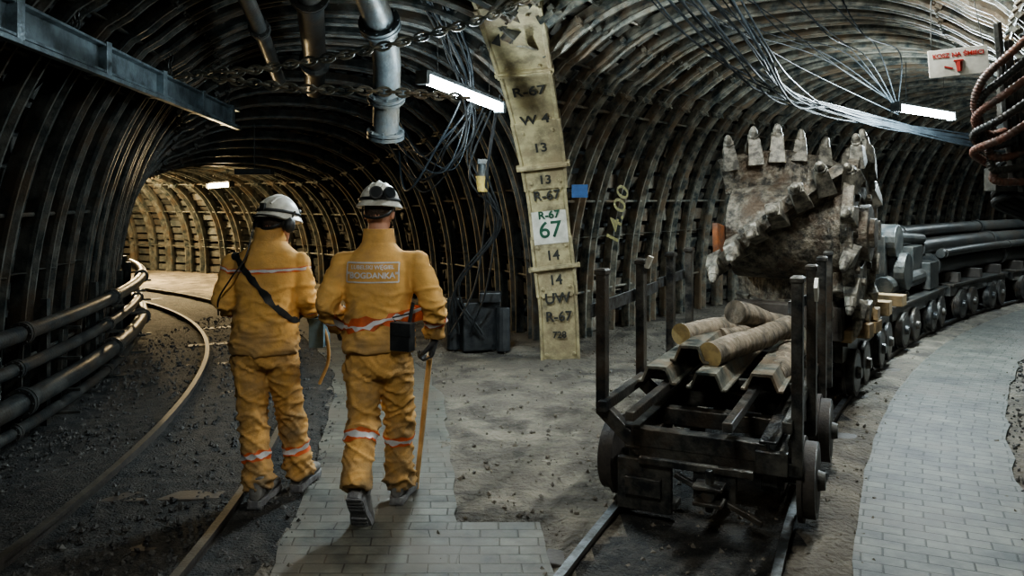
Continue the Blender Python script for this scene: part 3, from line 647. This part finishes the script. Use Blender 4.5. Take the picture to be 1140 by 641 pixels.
def head(parent,c,yaw,pitch,kind):
    hd=empty('head',None,parent);hd.matrix_local=M.Translation(c)@M.Rotation(R(yaw),4,'Z')@M.Rotation(R(pitch),4,'X')
    mb=MB();mb.ell((0,0,.01),.076,.097,.112);mb.ell((0,.028,-.055),.057,.066,.062);mb.tube([(0,-.02,-.14),(0,-.012,-.04)],[.058,.056],20)
    mb.tube([(0,.092,.025),(0,.104,.0),(0,.119,-.022),(0,.1,-.03)],[.009,.012,.016,.01],10)
    mb.ell((0,.088,-.056),.026,.014,.011);mb.ell((0,.082,-.095),.024,.02,.018);mb.ell((0,.088,.032),.05,.014,.01)
    for s in(-1,1): mb.ell((s*.08,-.008,-.008),.008,.018,.033,rot=M.Rotation(R(s*-18),3,'Z'));mb.ell((s*.045,.066,-.02),.022,.018,.018)
    bake('skull_and_face',mb,.005,SKIN,hd,2)
    q=MB();[q.ell((s*.031,.088,.012),.013,.011,.01) for s in(-1,1)];obj('eyes',q,EYE,hd,smooth=True)
    q=MB();[q.ell((s*.031,.0975,.012),.006,.003,.006) for s in(-1,1)];obj('irises',q,HAIR,hd,smooth=True)
    q=MB();q.ell((0,.101,-.055),.024,.006,.008);obj('lips',q,LIP,hd,smooth=True)
    mb=MB();mb.ell((0,-.016,.026),.08,.088,.1);mb.ell((0,-.05,-.02),.056,.034,.04);[mb.ell((s*.07,.01,.005),.012,.016,.026) for s in(-1,1)];bake('hair',mb,.007,HAIR,hd,1,lambda p:.003*noise.noise(p*160))
    q=MB();q.ell((0,0,.05),.112,.138,.124,n=40,k=14,zmin=-.06)
    q.rings([[V((a_*math.cos(t),b_*math.sin(t)+(.012 if math.sin(t)>0 else 0),z)) for t in[2*math.pi*j/40 for j in range(40)]] for a_,b_,z in((.108,.134,.034),(.126,.154,.026),(.128,.156,.031),(.112,.14,.055))])
    for x in(-.035,0,.035): q.tube(smoothc([(x,-.119,.107),(x,-.06,.16-abs(x)*.3),(x,0,.175-abs(x)*.3),(x,.06,.16-abs(x)*.3),(x,.115,.107)],4),.008,8)
    obj('helmet',q,HELM,hd,smooth=True)
    q=MB();q.tube([(.115*math.cos(t),.141*math.sin(t),.07) for t in[2*math.pi*j/40 for j in range(41)]],[(.004,.009)]*41,8,cap=False)
    q.box((0,.148,.1),(.045,.03,.045));q.tube([(0,.144,.1),(0,.174,.1)],.024,14);q.box((0,-.142,.085),(.03,.02,.04))
    for s in(-1,1): q.tube([(s*.085,.01,.04),(s*.088,.02,-.03),(s*.05,.065,-.1),(0,.075,-.115)],.004,6)
    q.tube(smoothc([(-.09,-.02,.03),(-.07,-.09,-.02),(0,-.115,-.04),(.07,-.09,-.02),(.09,-.02,.03)],5),[(.004,.009)]*21,8)
    obj('helmet_band_and_lamp',q,RUBBER,hd,smooth=True)
    q=MB()
    if kind=='goggles':
        for x in(.02,.085):
            t=R(-90)+x/.12; c_=V((.122*math.cos(t),.146*math.sin(t),.095));n_=V((math.cos(t),math.sin(t),.25)).normalized()
            q.tube([c_-n_*.02,c_+n_*.02],[.032,.037],20,1);q.tube([c_+n_*.016,c_+n_*.025],.029,20,0)
        obj('goggles',q,[GLASS,RUBBER],hd,smooth=True)
    else:
        for s in(-1,1):
            q.ell((s*.116,-.03,-.005),.03,.038,.046,m=0);q.tube([(s*.115,-.02,.03),(s*.12,0,.08)],.006,6,1);q.tube([(s*.085,-.03,-.005),(s*.1,-.03,-.005)],.034,18,1)
        q.tube(smoothc([(-.112,-.04,.02),(-.08,-.125,.03),(0,-.15,.035),(.08,-.125,.03),(.112,-.04,.02)],5),.007,8,1)
        obj('ear_defenders',q,[RUBBER,STEELD],hd,smooth=True)
    return hd
def ridge(v): return max(0,1-abs(noise.noise(v))*5)
def wrj(p):
    w_=V((.3*noise.noise(p*4),0,.12*noise.noise(p*3)))
    q=p+w_*.3
    lo=max(.15,min(1,(1.36-p.z)/.22));sl=1 if abs(p.x)>.2 else 0
    return (.013*lo+.005*sl)*ridge(V((q.x*5+q.z*4,q.y*5,q.z*13)))+.008*ridge(V((q.x*10-q.z*10,q.y*9,q.z*20+4)))*lo+.004*noise.noise(p*6)-.005
def wrt(p):
    q=p+V((.02,0,.03))*noise.noise(p*5)
    k=.6+1.0*math.exp(-((p.z-.5)/.11)**2)+1.2*math.exp(-((p.z-.14)/.09)**2)+.5*math.exp(-((p.z-.8)/.08)**2)
    return k*(.012*ridge(V((q.x*7,q.y*6,q.z*14+q.x*9)))+.008*ridge(V((q.x*12-3,q.y*9,q.z*24-q.x*12))))+.004*noise.noise(p*7)-.005
def miner(loc,rot,J,kind,hy,hp):
    root=empty('miner',M.Translation(loc)@M.Rotation(R(rot),4,'Z'))
    lean=J.get('lean',(0,0));hem=J['hem'];cx=J.get('cx',0);k=J.get('fat',1);ar=J.get('ar',1)
    mb=MB();prof=[(hem,.185,.14),(hem+.02,.193,.147),(hem+.08,.188,.145),(1.08,.176,.137),(1.18,.176,.142),(1.28,.186,.147),(1.35,.192,.143),(1.405,.186,.128),(1.445,.155,.11),(1.48,.114,.094),(1.515,.088,.084),(1.57,.08,.078)]
    f=lambda z:((z-.9)/.6*lean[0]+cx,(z-.9)/.6*lean[1])
    mb.rings([ringz((*f(z),z),a_*k,b_*k) for z,a_,b_ in prof])
    for s in('L','R'):
        sh,el,wr_=[V(x) for x in J['arm'+s]];inn=V((sh.x*.45,sh.y,sh.z+.0))
        P=[inn,sh,sh.lerp(el,.3),sh.lerp(el,.7),el,el.lerp(wr_,.3),el.lerp(wr_,.75),wr_]
        mb.tube(P,[x*ar for x in(.08,.077,.074,.069,.068,.067,.06,.055)],20);mb.ell(sh,.077*ar,.078*ar,.073*ar);mb.ell(el,.067*ar,.067*ar,.067*ar)
    jk=bake('jacket',mb,.0095,ORANGE,root,4,wrj)
    mb=MB()
    mb.rings([ringz((cx+a3,0,z),a_,b_) for z,a_,b_,a3 in((1.02,.165,.12,0),(.95,.175,.13,0),(.86,.178,.135,0),(.8,.165,.125,0),(.77,.12,.1,0))])
    for s in('L','R'):
        hp_,kn,an=[V(x) for x in J['leg'+s]];dn=(an-kn).normalized()
        P=[hp_,hp_.lerp(kn,.3),hp_.lerp(kn,.75),kn,kn.lerp(an,.3),kn.lerp(an,.7),an,an+dn*.045]
        mb.tube(P,[.104,.1,.088,.083,.082,.08,.082,.08],24);mb.ell(kn,.082,.082,.082)
    tr=bake('trousers',mb,.0095,ORANGE2,root,4,wrt)
    for s in('L','R'):
        hp_,kn,an=[V(x) for x in J['leg'+s]];c=kn.lerp(an,J['bandf'])
        band('reflective_band_leg',c,an-kn,.1,.1,.026,tr,root)
        sh,el,wr_=[V(x) for x in J['arm'+s]];c=el.lerp(wr_,.5);band('reflective_band_arm',c,wr_-el,.075,.075,.022,jk,root)
        boot('boot_'+s,J['foot'+s],root)
    hand('glove_L',J['handL'],J.get('curlL',.5),1,GLOVE,root);hand('glove_R',J['handR'],J.get('curlR',.5),-1,GLOVE,root)
    q=MB();q.rings([ringz((*f(1.54),z),a_,b_,28,2) for z,a_,b_ in((1.51,.095,.09),(1.55,.088,.084),(1.585,.086,.082),(1.587,.076,.072),(1.53,.068,.064))],cap=False);obj('collar',q,ORANGE,root,smooth=True)
    head(root,V((f(1.7)[0]+J.get('hx',0),f(1.7)[1]+.02,J['hz'])),hy,hp,kind)
    return root,jk,tr
def rotm(p,rx=0,ry=0,rz=0): return M.Translation(p)@M.Rotation(R(rz),4,'Z')@M.Rotation(R(ry),4,'Y')@M.Rotation(R(rx),4,'X')
J=dict(hem=.915,lean=(-.01,.05),hz=1.675,hx=.0,fat=1.06,ar=1.02,
 armL=[(-.205,.03,1.39),(-.285,-.03,1.17),(-.25,.17,1.02)],armR=[(.205,.03,1.39),(.305,-.04,1.18),(.30,.1,.985)],
 legL=[(-.09,0,.86),(-.085,-.03,.52),(-.085,-.22,.26)],legR=[(.09,.0,.86),(.095,.13,.5),(.085,.2,.13)],
 footL=rotm((-.075,-.2,.17),rx=-54,rz=-6)@M.Translation((0,.02,-.06)),footR=rotm((.09,.22,.012),rz=-8),
 handL=rotm((-.24,.2,.99),rx=50),handR=rotm((.298,.115,.955),rx=12,rz=90),curlR=.95,bandf=.3)
m1,jk,tr=miner((-.74,4.5,0),0,J,'goggles',-6,-6)
band('reflective_band_waist',(0,0,1.09),None,.235,.185,.028,jk,m1,tilt=(.16,0))
tb=text('back_lettering','LUBELSKI WĘGIEL',.029,M.Translation((-.02,-.2,1.378))@M.Rotation(R(90),4,'X'),SILVER,m1,ext=0,bold=.0006)
tb2=text('back_lettering_name','"BOGDANKA"',.043,M.Translation((-.02,-.2,1.335))@M.Rotation(R(90),4,'X'),SILVER,m1,ext=0,bold=.0012)
q=MB()
for a_,b_ in(((-.16,1.3),(.12,1.3)),((-.16,1.403),(.12,1.403)),((-.16,1.3),(-.16,1.403)),((.12,1.3),(.12,1.403))):
    n=28;pt=[V((a_[0]+(b_[0]-a_[0])*i/n,-.4,a_[1]+(b_[1]-a_[1])*i/n)) for i in range(n+1)];d=V((0,0,.0035)) if a_[1]==b_[1] else V((.0035,0,0))
    q.rings([[p-d,p+d] for p in pt],0,False,False)
bx=obj('lettering_frame',q,SILVER,m1)
for o in(tb,tb2,bx):
    s=o.modifiers.new('w','SHRINKWRAP');s.target=jk;s.wrap_method='PROJECT';s.offset=.008;s.wrap_mode='ABOVE_SURFACE'
    if o is bx: s.use_project_y=True;s.use_negative_direction=False;s.use_positive_direction=True;s.offset=.006
    else: s.use_project_z=True;s.use_negative_direction=True;s.use_positive_direction=False
q=MB();q.box((.155,-.185,1.02),(.12,.06,.15),M.Rotation(R(-25),3,'Z'));q.box((.15,-.21,1.06),(.125,.02,.07),M.Rotation(R(-25),3,'Z'));q.tube([(.19,-.17,1.09),(.21,-.165,1.2)],.01,8);q.tube([(.12,-.19,1.1),(.1,-.185,1.12),(.2,-.16,1.14)],.005,6);obj('radio_pouch',q,RUBBER,m1,bevel=.015)
hc=V((.298,.115,.955));g_=hc+V((-.03,.025,-.105))
q=MB();q.tube([g_+V((0,-.07,.004)),g_+V((0,-.03,.006)),g_+V((0,.04,.004)),g_+V((0,.07,0))],[.013,.016,.016,.013],12)
q.tube([g_,g_.lerp(V((.16,.4,.01)),.5),V((.16,.4,.01))],[.0165,.015,.014],12);q.tube([(.159,.398,.0),(.162,.395,.03)],.017,10);obj('walking_stick',q,CANEM,m1,smooth=True)
J=dict(hem=.855,lean=(.02,.03),hz=1.6,hx=.03,fat=1.04,ar=.96,
 armL=[(-.195,.03,1.37),(-.232,-.02,1.16),(-.19,.2,1.05)],armR=[(.195,.03,1.37),(.24,.0,1.17),(.215,.22,1.06)],
 legL=[(-.09,0,.86),(-.065,-.02,.5),(-.01,-.08,.13)],legR=[(.09,.0,.86),(.12,.09,.5),(.165,.15,.13)],
 footL=rotm((.0,-.08,.012),rz=-4),footR=rotm((.17,.18,.012),rz=-6),
 handL=rotm((-.17,.23,1.04),rx=60),handR=rotm((.22,.25,1.04),rx=50),curlR=.8,bandf=.62)
m2,jk2,tr2=miner((-1.45,4.74,0),0,J,'ear',-24,-10)
band('reflective_band_back',(.0,0,1.345),None,.22,.17,.014,jk2,m2)
P=[]
for i in range(73):
    a_=2*math.pi*i/72;x=.19*math.cos(a_);y=.17*math.sin(a_);P.append(V((x+.015,y,1.24-x*1.05)))
mbs=MB();mbs.rings([[p+V((-.7,0,-.7))*.022,p,p+V((.7,0,.7))*.022] for p in P],0,False,False)
o=obj('shoulder_strap',mbs,RUBBER,m2,smooth=True);s=o.modifiers.new('w','SHRINKWRAP');s.target=jk2;s.offset=.006;s.wrap_mode='ABOVE_SURFACE'
q=MB();q.tube(smoothc([(-.03,-.12,1.58),(-.06,-.165,1.42),(-.14,-.175,1.3),(-.23,-.11,1.18),(-.25,-.06,1.08)]),.005,8);obj('headset_cord',q,RUBBER,m2,smooth=True)
q=MB();q.box((.25,.3,.93),(.09,.18,.18));q.tube([(.25,.25,1.03),(.25,.28,1.07),(.25,.32,1.07),(.25,.36,1.03)],.008,8);obj('instrument_case',q,mat('pale_blue_plastic',(.12,.19,.23)),m2,bevel=.02)
q=MB();q.tube(smoothc([(.26,.27,1.0),(.3,.27,.9),(.31,.28,.75),(.25,.3,.6)],6),.011,10);obj('curved_handle',q,CANEM,m2,smooth=True)
# ---------------------------------------------------------------- world & camera
w_=bpy.data.worlds.new('w');sc.world=w_;w_.use_nodes=True;w_.node_tree.nodes['Background'].inputs[0].default_value=(.35,.5,.55,1);w_.node_tree.nodes['Background'].inputs[1].default_value=.02
cam=bpy.data.cameras.new('camera');co=link(bpy.data.objects.new('camera',cam));co.location=(0,0,1.76);co.rotation_euler=(R(90),0,0)
cam.sensor_width=36;cam.lens=900/1140*36;cam.shift_y=-100.5/1140;cam.clip_start=.05;sc.camera=co
try: sc.view_settings.look='AgX - Medium High Contrast'
except Exception as ex: print(ex)
sc.view_settings.exposure=.15
